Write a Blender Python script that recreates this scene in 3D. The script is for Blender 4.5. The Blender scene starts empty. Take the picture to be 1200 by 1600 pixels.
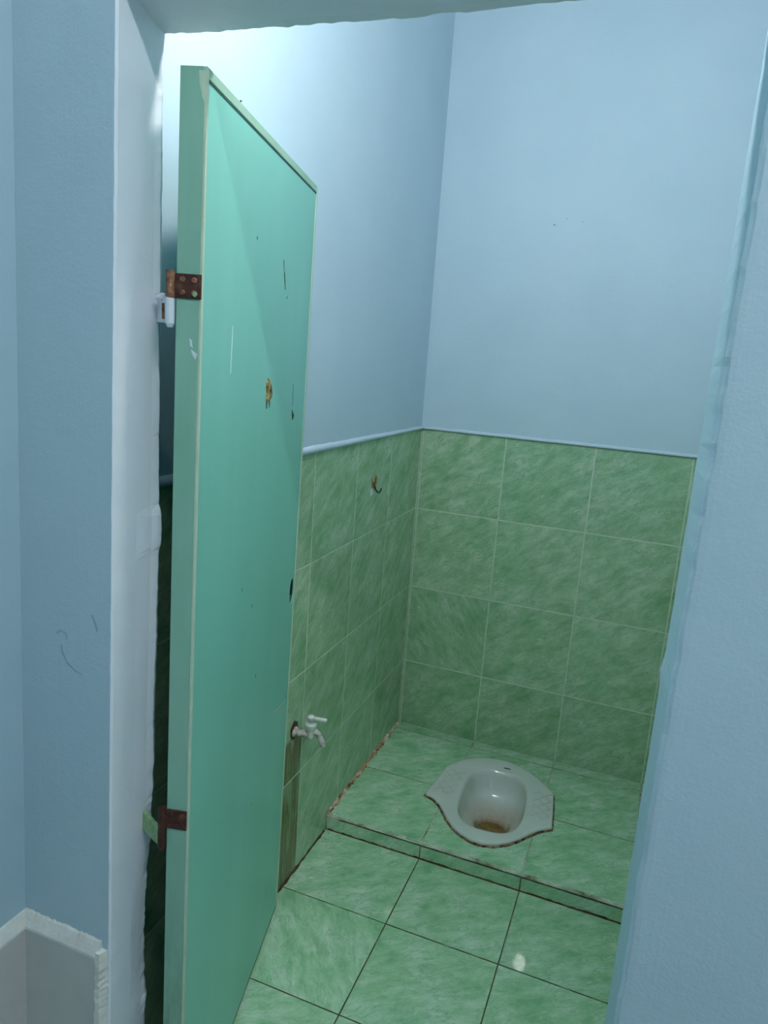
import bpy, bmesh, math, random
from mathutils import Vector, Matrix

# ------------------------------------------------------------------ camera, world, exposure
scene = bpy.context.scene
COL = scene.collection
random.seed(7)
RIGHT = Vector((0.92987242, 0.3612699, 0.06943588))
DOWN = Vector((0.14095707, -0.17554396, -0.97432819))
FWD = Vector((-0.3398064, 0.91578839, -0.21415703))
CAM = Vector((0.7945, -2.4688, 1.4063))
cam_data = bpy.data.cameras.new('camera')
cam_data.sensor_fit = 'VERTICAL'
cam_data.sensor_height = 24.0
cam_data.sensor_width = 18.0
cam_data.lens = 1125.41 * 24.0 / 1600.0
cam_data.clip_start = 0.01
cam = bpy.data.objects.new('camera', cam_data)
cam.matrix_world = Matrix(((RIGHT.x, -DOWN.x, -FWD.x, CAM.x),
                           (RIGHT.y, -DOWN.y, -FWD.y, CAM.y),
                           (RIGHT.z, -DOWN.z, -FWD.z, CAM.z),
                           (0, 0, 0, 1)))
COL.objects.link(cam)
scene.camera = cam
world = bpy.data.worlds.new('world')
world.use_nodes = True
world.node_tree.nodes['Background'].inputs['Color'].default_value = (0.02, 0.024, 0.026, 1)
world.node_tree.nodes['Background'].inputs['Strength'].default_value = 1.0
scene.world = world
vs = scene.view_settings
vs.view_transform = 'Standard'
vs.look = 'None'
vs.gamma = 1.0
vs.use_curve_mapping = False
vs.exposure = 0.0
BULB_POWER = 300.0        # bulb above the bathroom door
TUBE_POWER = 172.0        # tube lamp on the ceiling of the outer room
BULB_AT = Vector((0.45, -1.52, 2.17))
TUBE_AT = Vector((1.35, -2.55, 2.78))

# ------------------------------------------------------------------ materials
def srgb(r, g, b):
    def f(c):
        c /= 255.0
        return c / 12.92 if c <= 0.04045 else ((c + 0.055) / 1.055) ** 2.4
    return (f(r), f(g), f(b), 1.0)

class NT:
    """small node-tree helper"""
    def __init__(self, name):
        self.m = bpy.data.materials.new(name)
        self.m.use_nodes = True
        self.t = self.m.node_tree
        self.b = self.t.nodes['Principled BSDF']
    def n(self, kind, **kw):
        nd = self.t.nodes.new(kind)
        for k, v in kw.items():
            if hasattr(nd, k): setattr(nd, k, v)
            else: nd.inputs[k.replace('_', ' ')].default_value = v
        return nd
    def l(self, a, b): self.t.links.new(a, b)
    def noise(self, vec, scale, detail=4.0, rough=0.55, dist=0.0):
        nd = self.n('ShaderNodeTexNoise')
        nd.inputs['Scale'].default_value = scale
        nd.inputs['Detail'].default_value = detail
        nd.inputs['Roughness'].default_value = rough
        nd.inputs['Distortion'].default_value = dist
        if vec is not None: self.l(vec, nd.inputs['Vector'])
        return nd.outputs['Fac']
    def coord(self, kind='Object'):
        return self.n('ShaderNodeTexCoord').outputs[kind]
    def mapping(self, vec, scale=(1, 1, 1), rot=(0, 0, 0), loc=(0, 0, 0)):
        nd = self.n('ShaderNodeMapping')
        nd.inputs['Scale'].default_value = scale
        nd.inputs['Rotation'].default_value = rot
        nd.inputs['Location'].default_value = loc
        self.l(vec, nd.inputs['Vector'])
        return nd.outputs['Vector']
    def ramp(self, fac, stops):
        nd = self.n('ShaderNodeValToRGB')
        e = nd.color_ramp.elements
        e[0].position, e[0].color = stops[0]
        e[1].position, e[1].color = stops[-1]
        for p, c in stops[1:-1]:
            x = e.new(p); x.color = c
        self.l(fac, nd.inputs['Fac'])
        return nd.outputs['Color']
    def mix(self, fac, a, b, blend='MIX'):
        nd = self.n('ShaderNodeMix', data_type='RGBA', blend_type=blend)
        for s, v in ((nd.inputs[0], fac), (nd.inputs[6], a), (nd.inputs[7], b)):
            if isinstance(v, (int, float, tuple)): s.default_value = v
            else: self.l(v, s)
        return nd.outputs[2]
    def math(self, op, a, b=0.0, clamp=False):
        nd = self.n('ShaderNodeMath', operation=op, use_clamp=clamp)
        for s, v in ((nd.inputs[0], a), (nd.inputs[1], b)):
            if isinstance(v, (int, float)): s.default_value = v
            else: self.l(v, s)
        return nd.outputs[0]
    def bump(self, height, strength=0.2, distance=0.002, normal=None):
        nd = self.n('ShaderNodeBump')
        nd.inputs['Strength'].default_value = strength
        nd.inputs['Distance'].default_value = distance
        self.l(height, nd.inputs['Height'])
        if normal is not None: self.l(normal, nd.inputs['Normal'])
        return nd.outputs['Normal']
    def out(self, color=None, rough=0.5, normal=None, spec=0.5, metal=0.0, coat=0.0):
        if color is not None:
            if isinstance(color, tuple): self.b.inputs['Base Color'].default_value = color
            else: self.l(color, self.b.inputs['Base Color'])
        if isinstance(rough, (int, float)): self.b.inputs['Roughness'].default_value = rough
        else: self.l(rough, self.b.inputs['Roughness'])
        if normal is not None: self.l(normal, self.b.inputs['Normal'])
        self.b.inputs['Specular IOR Level'].default_value = spec
        self.b.inputs['Metallic'].default_value = metal
        self.b.inputs['Coat Weight'].default_value = coat
        return self.m

def paint_material(name, rgb, bump=0.25, streak=0.0, rough=0.55, spec=0.3, lumps=0.0):
    k = NT(name)
    c = k.coord()
    cloud = k.noise(c, 3.0, 5.0)
    r, g, b = rgb
    col = k.ramp(cloud, [(0.3, srgb(r - 5, g - 4, b - 3)), (0.7, srgb(r + 4, g + 3, b + 3))])
    fine = k.noise(c, 260.0, 3.0, 0.6)
    mid = k.noise(c, 60.0, 4.0, 0.6)
    h = k.math('ADD', k.math('MULTIPLY', fine, 0.5), mid)
    if lumps:
        h = k.math('ADD', h, k.math('MULTIPLY', k.noise(c, 18.0, 3.0), lumps))
    if streak:
        st = k.noise(k.mapping(c, (150, 150, 5), (0, math.radians(4), 0)), 1.0, 3.0)
        h = k.math('ADD', h, k.math('MULTIPLY', st, streak))
    return k.out(col, rough, k.bump(h, bump, 0.0025), spec)

def tile_material(name, dark, mid, light, rough=0.16, stain=None, ymax=None):
    k = NT(name)
    c = k.coord()
    rnd = k.n('ShaderNodeObjectInfo').outputs['Random']
    shift = k.n('ShaderNodeCombineXYZ')
    k.l(k.math('MULTIPLY', rnd, 37.0), shift.inputs[0])
    k.l(k.math('MULTIPLY', rnd, 91.0), shift.inputs[1])
    add = k.n('ShaderNodeVectorMath', operation='ADD')
    k.l(c, add.inputs[0]); k.l(shift.outputs[0], add.inputs[1])
    p = add.outputs[0]
    warp = k.n('ShaderNodeVectorMath', operation='ADD')
    nz = k.n('ShaderNodeTexNoise'); nz.inputs['Scale'].default_value = 14.0; nz.inputs['Detail'].default_value = 3.0
    k.l(p, nz.inputs['Vector'])
    sc = k.n('ShaderNodeVectorMath', operation='SCALE'); sc.inputs['Scale'].default_value = 0.035
    k.l(nz.outputs['Color'], sc.inputs[0])
    k.l(p, warp.inputs[0]); k.l(sc.outputs[0], warp.inputs[1])
    turned = k.mapping(warp.outputs[0], (1, 1, 1), (0, 0, math.radians(-35)))
    streaks = k.noise(k.mapping(turned, (12, 30, 1)), 1.0, 8.0, 0.72)
    cloud = k.noise(p, 9.0, 5.0, 0.6)
    veins = k.noise(k.mapping(turned, (22, 60, 1), (0, 0, 0), (5, 3, 0)), 1.0, 7.0, 0.72)
    f = k.math('ADD', k.math('MULTIPLY', streaks, 0.6), k.math('MULTIPLY', cloud, 0.4))
    col = k.ramp(f, [(0.38, dark), (0.5, mid), (0.63, light)])
    vein = k.ramp(veins, [(0.60, (0, 0, 0, 1)), (0.70, (1, 1, 1, 1))])
    lr = tuple(min(1.0, v * 1.18) for v in light[:3]) + (1.0,)
    bw = k.n('ShaderNodeRGBToBW'); k.l(vein, bw.inputs[0])
    col = k.mix(k.math('MULTIPLY', bw.outputs[0], 0.7), col, lr)
    crack = k.noise(k.mapping(turned, (9, 21, 1), (0, 0, 0), (2, 8, 0)), 1.0, 7.0, 0.66)
    near = k.math('ABSOLUTE', k.math('SUBTRACT', crack, 0.5))
    line = k.math('SUBTRACT', 1.0, k.math('MULTIPLY', near, 45.0), True)
    line = k.math('MULTIPLY', line, k.math('MULTIPLY', k.math('SUBTRACT', cloud, 0.36), 4.0, True))
    col = k.mix(k.math('MULTIPLY', line, 0.5), col, tuple(v_ * 0.62 for v_ in dark[:3]) + (1.0,))
    tint = k.ramp(rnd, [(0.0, (0.93, 0.94, 0.93, 1)), (1.0, (1.05, 1.04, 1.05, 1))])
    col = k.mix(1.0, col, tint, 'MULTIPLY')
    if stain:
        s = k.ramp(k.noise(k.mapping(c, (30, 5, 30)), 1.0, 5.0, 0.7), [(0.28, (0.0, 0, 0, 1)), (0.5, (1, 1, 1, 1))])
        bs = k.n('ShaderNodeRGBToBW'); k.l(s, bs.inputs[0])
        fac = k.math('MULTIPLY', bs.outputs[0], 0.9)
        sep = k.n('ShaderNodeSeparateXYZ'); k.l(c, sep.inputs[0])
        if ymax is not None:
            edge = k.math('ADD', sep.outputs[1], k.math('MULTIPLY', k.noise(k.mapping(c, (60, 20, 1)), 1.0, 3.0), 0.03))
            fac = k.math('MULTIPLY', fac, k.math('MULTIPLY', k.math('SUBTRACT', ymax + 0.03, edge), 60.0, True))
        runs = k.ramp(k.noise(k.mapping(c, (95, 3, 1)), 1.0, 3.0), [(0.35, tuple(v * 0.35 for v in stain[:3]) + (1,)), (0.55, stain), (0.72, srgb(150, 156, 78))])
        col = k.mix(fac, col, runs)
    wav = k.noise(c, 11.0, 2.0)
    fine = k.noise(c, 150.0, 2.0)
    h = k.math('ADD', wav, k.math('MULTIPLY', fine, 0.012))
    return k.out(col, rough, k.bump(h, 0.10, 0.004), 0.7)

def mottled(name, stops, scale=40.0, rough=0.7, bump=0.4, spec=0.3, metal=0.0, stretch=(1, 1, 1)):
    k = NT(name)
    c = k.mapping(k.coord(), stretch)
    f = k.noise(c, scale, 6.0, 0.65)
    col = k.ramp(f, stops)
    return k.out(col, rough, k.bump(k.noise(c, scale * 3, 4.0), bump, 0.002), spec, metal)

M = {}
M['paint'] = paint_material('blue_wall_paint', (196, 217, 230), 0.22)
M['paint_outer'] = paint_material('blue_outer_wall_paint', (178, 204, 215), 0.26, 0.4, 0.5, 0.35, 0.5)
M['paint_jamb_lit'] = paint_material('pale_lit_jamb_paint', (230, 236, 244), 0.30, 0.15, 0.45, 0.35, 0.6)  # whitish reveal paint, lightened further in place of the light falling on it
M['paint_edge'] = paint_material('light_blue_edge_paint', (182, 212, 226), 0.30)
M['ceiling'] = paint_material('white_ceiling_paint', (214, 226, 232), 0.15)
M['wall_tile'] = tile_material('green_marbled_wall_tile', srgb(132, 176, 132), srgb(164, 198, 160), srgb(200, 218, 192), 0.016)
M['floor_tile'] = tile_material('green_marbled_floor_tile', srgb(130, 184, 138), srgb(164, 206, 166), srgb(200, 224, 202), 0.011)
M['stained_tile'] = tile_material('stained_green_tile', srgb(126, 172, 128), srgb(156, 194, 154), srgb(190, 212, 184), 0.2, srgb(104, 98, 34))
M['part_stained_tile'] = tile_material('part_stained_green_tile', srgb(126, 172, 128), srgb(156, 194, 154), srgb(190, 212, 184), 0.12, srgb(104, 98, 34), -0.03)
M['grout'] = mottled('pale_grout', [(0.3, srgb(178, 196, 174)), (0.7, srgb(214, 224, 206))], 40, 0.8)
M['grout_floor'] = mottled('dark_floor_grout', [(0.35, srgb(58, 48, 34)), (0.52, srgb(104, 104, 82)), (0.68, srgb(164, 168, 142))], 14, 0.8)
M['grout_step'] = mottled('worn_step_grout', [(0.30, srgb(84, 64, 46)), (0.42, srgb(150, 158, 132)), (0.6, srgb(204, 210, 194))], 16, 0.8)
M['rust_grout'] = mottled('rusty_corner_sediment', [(0.36, srgb(110, 70, 46)), (0.5, srgb(190, 150, 120)), (0.62, srgb(224, 210, 190))], 26, 0.85, 0.8, stretch=(2, 1, 2))
M['dark_rust'] = mottled('dark_brown_sediment', [(0.3, srgb(44, 30, 20)), (0.7, srgb(104, 76, 56))], 30, 0.85, 0.8)
M['band'] = paint_material('pale_band_paint', (206, 222, 236), 0.15)

def door_material():
    k = NT('mint_green_door_skin')
    c = k.coord()
    cloud = k.noise(k.mapping(c, (6, 6, 1.2)), 1.0, 4.0)
    col = k.ramp(cloud, [(0.3, srgb(128, 200, 183)), (0.7, srgb(137, 208, 192))])
    grime = k.ramp(k.noise(k.mapping(c, (3, 3, 2)), 1.0, 6.0, 0.7), [(0.62, (0, 0, 0, 1)), (0.85, (1, 1, 1, 1))])
    bw = k.n('ShaderNodeRGBToBW'); k.l(grime, bw.inputs[0])
    col = k.mix(k.math('MULTIPLY', bw.outputs[0], 0.25), col, srgb(100, 172, 148))
    grain = k.noise(k.mapping(c, (260, 260, 14)), 1.0, 2.0)
    return k.out(col, 0.34, k.bump(grain, 0.05, 0.001), 0.45)
M['door'] = door_material()
def door_edge_material():
    k = NT('grey_green_door_edge')
    c = k.coord()
    base = k.ramp(k.noise(k.mapping(c, (20, 20, 4)), 1.0, 5.0), [(0.3, srgb(128, 178, 156)), (0.7, srgb(142, 188, 168))])
    sep = k.n('ShaderNodeSeparateXYZ'); k.l(c, sep.inputs[0])
    low = k.math('SUBTRACT', 1.0, k.math('MULTIPLY', sep.outputs[2], 1.6), True)
    dirt = k.ramp(k.noise(k.mapping(c, (60, 60, 9)), 1.0, 6.0, 0.7), [(0.44, (0, 0, 0, 1)), (0.64, (1, 1, 1, 1))])
    bw = k.n('ShaderNodeRGBToBW'); k.l(dirt, bw.inputs[0])
    col = k.mix(k.math('MULTIPLY', k.math('MULTIPLY', bw.outputs[0], low), 0.75), base, srgb(70, 64, 56))
    return k.out(col, 0.5, None, 0.35)
M['door_edge'] = door_edge_material()
M['door_back'] = mottled('deep_teal_door_back', [(0.3, srgb(20, 158, 148)), (0.7, srgb(34, 170, 158))], 6, 0.4, 0.05)
M['door_trim'] = mottled('pale_green_edge_trim', [(0.3, srgb(176, 200, 176)), (0.7, srgb(196, 214, 192))], 20, 0.5, 0.1)
M['top_trim'] = mottled('sage_top_trim', [(0.3, srgb(150, 190, 166)), (0.7, srgb(166, 202, 180))], 20, 0.5, 0.1)
M['hole_shade'] = mottled('dark_hole_shade', [(0.3, srgb(20, 40, 36)), (0.7, srgb(34, 56, 50))], 20, 0.8, 0.1)  # shade of the hollow door interior, put into the colour
M['latch'] = mottled('dull_teal_latch', [(0.3, srgb(58, 116, 112)), (0.7, srgb(78, 134, 130))], 30, 0.6, 0.1)
M['seam'] = mottled('dark_seam', [(0.3, srgb(40, 74, 66)), (0.7, srgb(56, 92, 82))], 20, 0.7, 0.1)
M['rust'] = mottled('rusty_brown_iron', [(0.32, srgb(50, 28, 22)), (0.55, srgb(78, 46, 38)), (0.75, srgb(118, 84, 68))], 70, 0.62, 0.6, 0.4, 0.25)
M['rust_light'] = mottled('worn_rust', [(0.35, srgb(86, 50, 38)), (0.6, srgb(150, 108, 84)), (0.75, srgb(196, 190, 160))], 90, 0.65, 0.6, 0.4, 0.2)
M['white_paint'] = paint_material('white_splash_paint', (214, 224, 232), 0.25)
M['green_paint'] = mottled('flaking_green_paint', [(0.35, srgb(118, 156, 112)), (0.6, srgb(150, 186, 144)), (0.75, srgb(190, 208, 186))], 60, 0.6, 0.5)
M['glue'] = mottled('dried_brown_glue', [(0.38, srgb(46, 32, 16)), (0.5, srgb(134, 116, 62)), (0.64, srgb(196, 182, 140))], 75, 0.75, 0.9)
M['dark_chip'] = mottled('dark_chip', [(0.3, srgb(36, 40, 30)), (0.7, srgb(74, 84, 66))], 60, 0.8)
M['black'] = mottled('black_iron_hook', [(0.3, srgb(14, 14, 12)), (0.7, srgb(34, 30, 26))], 60, 0.4)
M['scratch'] = mottled('white_scratch', [(0.3, srgb(196, 230, 218)), (0.7, srgb(216, 240, 230))], 60, 0.6)

def ceramic_material():
    k = NT('grey_white_ceramic')
    c = k.coord()
    sep = k.n('ShaderNodeSeparateXYZ'); k.l(c, sep.inputs[0])
    base = k.ramp(k.noise(c, 9.0, 4.0), [(0.3, srgb(200, 208, 202)), (0.7, srgb(212, 218, 212))])
    # mineral scale that collects around the outlet
    d = k.n('ShaderNodeVectorMath', operation='DISTANCE'); k.l(c, d.inputs[0]); d.inputs[1].default_value = (0.462, -0.335, -0.11)
    near = k.math('SUBTRACT', 1.0, k.math('DIVIDE', d.outputs['Value'], 0.13), True)
    m = k.math('MULTIPLY', near, k.math('ADD', 0.5, k.noise(k.mapping(c, (1, 1, 0.2)), 60.0, 4.0)), True)
    col = k.mix(k.math('MULTIPLY', m, 1.1, True), base, srgb(168, 134, 104))
    return k.out(col, 0.08, None, 0.4, 0.0, 0.0)
M['ceramic'] = ceramic_material()
M['caulk'] = mottled('dirty_brown_caulk', [(0.36, srgb(26, 20, 14)), (0.5, srgb(110, 84, 62)), (0.64, srgb(168, 146, 120))], 45, 0.85, 0.8)
M['outlet_water'] = mottled('brown_outlet_water', [(0.3, srgb(96, 72, 34)), (0.7, srgb(150, 118, 66))], 30, 0.12, 0.02)
M['plastic'] = mottled('white_tap_plastic', [(0.3, srgb(206, 210, 206)), (0.7, srgb(224, 226, 222))], 30, 0.35, 0.05, 0.5)
M['plastic_dirty'] = mottled('scaled_tap_plastic', [(0.36, srgb(128, 108, 92)), (0.5, srgb(196, 190, 184)), (0.7, srgb(218, 214, 208))], 70, 0.55, 0.4, 0.4)
M['dado'] = mottled('grey_skirting_tile', [(0.3, srgb(184, 192, 190)), (0.7, srgb(196, 202, 198))], 14, 0.4, 0.1)
M['dado_side'] = mottled('warm_grey_skirting_tile', [(0.3, srgb(196, 194, 194)), (0.7, srgb(206, 204, 202))], 14, 0.4, 0.1)
M['dado_grout'] = mottled('cream_skirting_grout', [(0.3, srgb(206, 208, 200)), (0.55, srgb(222, 224, 218)), (0.8, srgb(234, 236, 230))], 26, 0.8, 0.7)
M['outer_floor'] = mottled('beige_outer_floor', [(0.3, srgb(168, 166, 158)), (0.7, srgb(188, 186, 178))], 6, 0.3, 0.05)
M['metal'] = mottled('grey_lamp_metal', [(0.3, srgb(190, 194, 196)), (0.7, srgb(206, 210, 212))], 30, 0.35, 0.05, 0.5)

def emission(name, rgb, power):
    k = NT(name)
    k.b.inputs['Base Color'].default_value = (0.9, 0.9, 0.9, 1)
    k.b.inputs['Emission Color'].default_value = rgb
    k.b.inputs['Emission Strength'].default_value = power
    return k.m

# ------------------------------------------------------------------ helpers
def link(name, mesh, parent=None, matrix=None):
    o = bpy.data.objects.new(name, mesh)
    COL.objects.link(o)
    if matrix is not None: o.matrix_world = matrix
    if parent is not None:
        o.parent = parent
        o.matrix_parent_inverse = Matrix.Identity(4)
    return o

def tag(o, label=None, cat=None, group=None, kind=None):
    if label: o['label'] = label
    if cat: o['category'] = cat
    if group: o['group'] = group
    if kind: o['kind'] = kind
    return o

def empty(name, matrix=None):
    o = link(name, None, None, matrix)
    o.empty_display_size = 0.05
    return o

def mesh(name, verts, faces, mats, parent=None, smooth=False, idx=None, matrix=None):
    me = bpy.data.meshes.new(name)
    me.from_pydata([tuple(v) for v in verts], [], faces)
    for m in (mats if isinstance(mats, (list, tuple)) else [mats]): me.materials.append(m)
    if idx:
        for p, i in zip(me.polygons, idx): p.material_index = i
    bm = bmesh.new(); bm.from_mesh(me)
    bmesh.ops.recalc_face_normals(bm, faces=bm.faces)
    bm.to_mesh(me); bm.free()
    if smooth:
        for p in me.polygons: p.use_smooth = True
    return link(name, me, parent, matrix)

def box_bm(lo, hi, bevel=0.0, seg=1):
    bm = bmesh.new()
    c = [(a + b) / 2 for a, b in zip(lo, hi)]
    s = [max(abs(b - a), 1e-5) for a, b in zip(lo, hi)]
    bmesh.ops.create_cube(bm, size=1.0, matrix=Matrix.Translation(c) @ Matrix.Diagonal((*s, 1)))
    if bevel: bmesh.ops.bevel(bm, geom=bm.edges[:], offset=min(bevel, min(s) * 0.45), segments=seg, affect='EDGES', profile=0.6)
    return bm

def bm_obj(name, bm, mat, parent=None, smooth=False, matrix=None):
    me = bpy.data.meshes.new(name)
    bmesh.ops.recalc_face_normals(bm, faces=bm.faces)
    bm.to_mesh(me); bm.free()
    me.materials.append(mat)
    if smooth:
        for p in me.polygons: p.use_smooth = True
    return link(name, me, parent, matrix)

def box(name, lo, hi, mat, parent=None, bevel=0.0, seg=1, matrix=None):
    return bm_obj(name, box_bm(lo, hi, bevel, seg), mat, parent, False, matrix)

def frame_from(d):
    d = d.normalized()
    a = Vector((0, 0, 1)) if abs(d.z) < 0.9 else Vector((1, 0, 0))
    u = d.cross(a).normalized()
    return u, d.cross(u).normalized()

def tube_bm(pts, radii, seg=12, bm=None, cap=True):
    bm = bm or bmesh.new()
    pts = [Vector(p) for p in pts]
    rings = []
    for i, p in enumerate(pts):
        d = (pts[min(i + 1, len(pts) - 1)] - pts[max(i - 1, 0)])
        if d.length < 1e-9: d = Vector((0, 0, 1))
        u, v = frame_from(d)
        r = radii[i] if isinstance(radii, (list, tuple)) else radii
        rings.append([bm.verts.new(p + (u * math.cos(t) + v * math.sin(t)) * r) for t in [2 * math.pi * k / seg for k in range(seg)]])
    for a, b in zip(rings, rings[1:]):
        for k in range(seg):
            bm.faces.new((a[k], a[(k + 1) % seg], b[(k + 1) % seg], b[k]))
    if cap:
        bm.faces.new(rings[0]); bm.faces.new(rings[-1])
    return bm

def lathe_bm(base, axis, profile, seg=20, bm=None):
    """profile: (distance along axis, radius)"""
    bm = bm or bmesh.new()
    axis = Vector(axis).normalized(); base = Vector(base)
    u, v = frame_from(axis)
    rings = []
    for h, r in profile:
        rings.append([bm.verts.new(base + axis * h + (u * math.cos(t) + v * math.sin(t)) * r) for t in [2 * math.pi * k / seg for k in range(seg)]])
    for a, b in zip(rings, rings[1:]):
        for k in range(seg):
            bm.faces.new((a[k], a[(k + 1) % seg], b[(k + 1) % seg], b[k]))
    bm.faces.new(rings[0]); bm.faces.new(rings[-1])
    return bm

def flake(name, pts, thick, mat, parent, matrix=None, dome=0.4):
    """small raised flake lying on a plane: pts in local (x,z), bulging to local -y"""
    n = len(pts)
    cx = sum(p[0] for p in pts) / n; cz = sum(p[1] for p in pts) / n
    v = [(x, 0.0004, z) for x, z in pts]
    v += [(cx + (x - cx) * 0.86, -thick * (0.6 + 0.4 * random.random()), cz + (z - cz) * 0.86) for x, z in pts]
    v += [(cx, -thick * (1 + dome), cz)]
    f = [(i, (i + 1) % n, n + (i + 1) % n, n + i) for i in range(n)]
    f += [(n + i, n + (i + 1) % n, 2 * n) for i in range(n)]
    f += [tuple(range(n))]
    return mesh(name, v, f, mat, parent, False, None, matrix)

# tile: local x,y in the plane, z = normal
TILE_CACHE = {}
def tile_mesh(w, h, t=0.006, mat=None):
    key = (round(w, 4), round(h, 4), round(t, 4), mat.name)
    if key not in TILE_CACHE:
        b = 0.0006
        x, y = w / 2, h / 2
        v = [(-x, -y, 0), (x, -y, 0), (x, y, 0), (-x, y, 0),
             (-x, -y, t - b * 0.8), (x, -y, t - b * 0.8), (x, y, t - b * 0.8), (-x, y, t - b * 0.8),
             (-x + b, -y + b, t), (x - b, -y + b, t), (x - b, y - b, t), (-x + b, y - b, t)]
        f = [(3, 2, 1, 0)]
        for a in (0, 4):
            f += [(a + i, a + (i + 1) % 4, a + 4 + (i + 1) % 4, a + 4 + i) for i in range(4)]
        f += [(8, 9, 10, 11)]
        me = bpy.data.meshes.new('tile')
        me.from_pydata(v, [], f); me.materials.append(mat); me.materials.append(M['grout'] if 'wall' in mat.name or 'stained' in mat.name else M['grout_floor'])
        for p_ in me.polygons: p_.material_index = 0 if p_.index == len(f) - 1 else 1
        TILE_CACHE[key] = me
    return TILE_CACHE[key]

AXES = {'back': (Vector((1, 0, 0)), Vector((0, 0, 1)), Vector((0, -1, 0))),
        'left': (Vector((0, 1, 0)), Vector((0, 0, 1)), Vector((1, 0, 0))),
        'right': (Vector((0, -1, 0)), Vector((0, 0, 1)), Vector((-1, 0, 0))),
        'floor': (Vector((1, 0, 0)), Vector((0, 1, 0)), Vector((0, 0, 1))),
        'riser': (Vector((1, 0, 0)), Vector((0, 0, 1)), Vector((0, -1, 0)))}
def tile(parent, side, a0, a1, b0, b1, base, mat, gap=0.003, t=0.006, spin=0, name='tile'):
    """a tile over [a0,a1] x [b0,b1] of the plane; base = coordinate of the plane"""
    w, h = abs(a1 - a0) - gap, abs(b1 - b0) - gap
    if w <= 0.002 or h <= 0.002: return None
    ex, ey, ez = AXES[side]
    ca, cb = (a0 + a1) / 2, (b0 + b1) / 2
    if side in ('back', 'riser'): pos = Vector((ca, base, cb))
    elif side in ('left', 'right'): pos = Vector((base, ca, cb))
    else: pos = Vector((ca, cb, base))
    if spin:
        ex, ey = ey, -ex
        w, h = h, w
    j = [random.uniform(-0.0016, 0.0016) for _ in range(2)]
    n = (ez + ex * j[0] + ey * j[1]).normalized()
    x = (ex - n * ex.dot(n)).normalized(); y = n.cross(x)
    mt = Matrix(((x.x, y.x, n.x, pos.x), (x.y, y.y, n.y, pos.y), (x.z, y.z, n.z, pos.z), (0, 0, 0, 1)))
    return link(name, tile_mesh(w, h, t, mat), parent, mt)

# ------------------------------------------------------------------ measures (metres)
# X along the back wall from the left corner, Y = 0 at the back wall, Z = 0 on the raised step
XR = 1.13            # bathroom right wall
ZC = 2.62            # bathroom ceiling
YI, YO = -1.60, -1.695   # inner and outer face of the doorway wall
ZL = 1.783           # underside of the lintel
ZF = -0.051          # lower bathroom floor
YE = -0.643          # front edge of the raised step
ZT = 1.155           # top of the wall tiles
ROWS = [0.0, 0.2638, 0.5635, 0.8625, ZT]
COLS = [0.0, 0.0086, 0.3086, 0.6086, 0.9086, XR]
LCOL = [0.0, -0.2947, -0.5710, -0.8473, -1.1236, -1.400, YI]
TT = 0.006           # tile thickness
ZO = -0.03           # outer floor
ZCO = 2.86           # outer ceiling
XOR, YOB = 2.6, -4.6

# ------------------------------------------------------------------ setting: bathroom shell
wb = mesh('wall_back',
          [(-0.1, 0, ZT), (XR + .1, 0, ZT), (XR + .1, 0, ZC), (-0.1, 0, ZC),
           (-0.1, 0.0006, -0.2), (XR + .1, 0.0006, -0.2), (XR + .1, 0.0006, ZT), (-0.1, 0.0006, ZT),
           (-0.1, 0.1, -0.2), (XR + .1, 0.1, -0.2), (XR + .1, 0.1, ZC), (-0.1, 0.1, ZC)],
          [(0, 1, 2, 3), (4, 5, 6, 7), (7, 6, 1, 0), (8, 9, 10, 11), (3, 2, 10, 11), (4, 5, 9, 8)],
          [M['paint'], M['grout']], idx=[0, 1, 1, 0, 0, 1])
tag(wb, 'pale blue back wall of the bathroom above green tiles', 'wall', kind='structure')
for ci in range(len(COLS) - 1):
    for ri in range(4):
        tile(wb, 'back', COLS[ci], COLS[ci + 1], ROWS[ri], ROWS[ri + 1], TT, M['wall_tile'], 0.0034,
             spin=1 if (ci, ri) == (1, 1) else 0)

for sx, sz, ln in ((0.385, 1.846, 0.008), (0.425, 1.865, 0.003), (0.475, 1.855, 0.003)):
    flake('speck', [(sx, sz + 0.002), (sx + ln, sz - 0.001), (sx + ln, sz - 0.003), (sx, sz)], 0.0004, M['dark_chip'], wb)

wl = mesh('wall_left',
          [(0, 0.1, ZT), (0, YO + .001, ZT), (0, YO + .001, ZC), (0, 0.1, ZC),
           (-0.0006, 0.1, -0.2), (-0.0006, YO + .001, -0.2), (-0.0006, YO + .001, ZT), (-0.0006, 0.1, ZT),
           (-0.036, 0.1, -0.2), (-0.036, YO + .001, -0.2), (-0.036, YO + .001, ZC), (-0.036, 0.1, ZC)],
          [(0, 1, 2, 3), (4, 5, 6, 7), (7, 6, 1, 0), (8, 9, 10, 11), (3, 2, 10, 11), (4, 5, 9, 8)],
          [M['paint'], M['grout']], idx=[0, 1, 1, 0, 0, 1])
tag(wl, 'left bathroom wall behind the door with green tiles below blue paint', 'wall', kind='structure')
for ci in range(len(LCOL) - 1):
    for ri in range(4):
        stained = ci == 3 and ri == 0
        z0 = ROWS[ri]
        if ri == 0 and LCOL[ci] <= YE + 0.1: z0 = ZF
        tile(wl, 'left', LCOL[ci], LCOL[ci + 1], z0, ROWS[ri + 1], -TT,
             M['stained_tile'] if stained else M['part_stained_tile'] if (ci, ri) == (3, 1) else M['wall_tile'], 0.0028)

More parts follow.
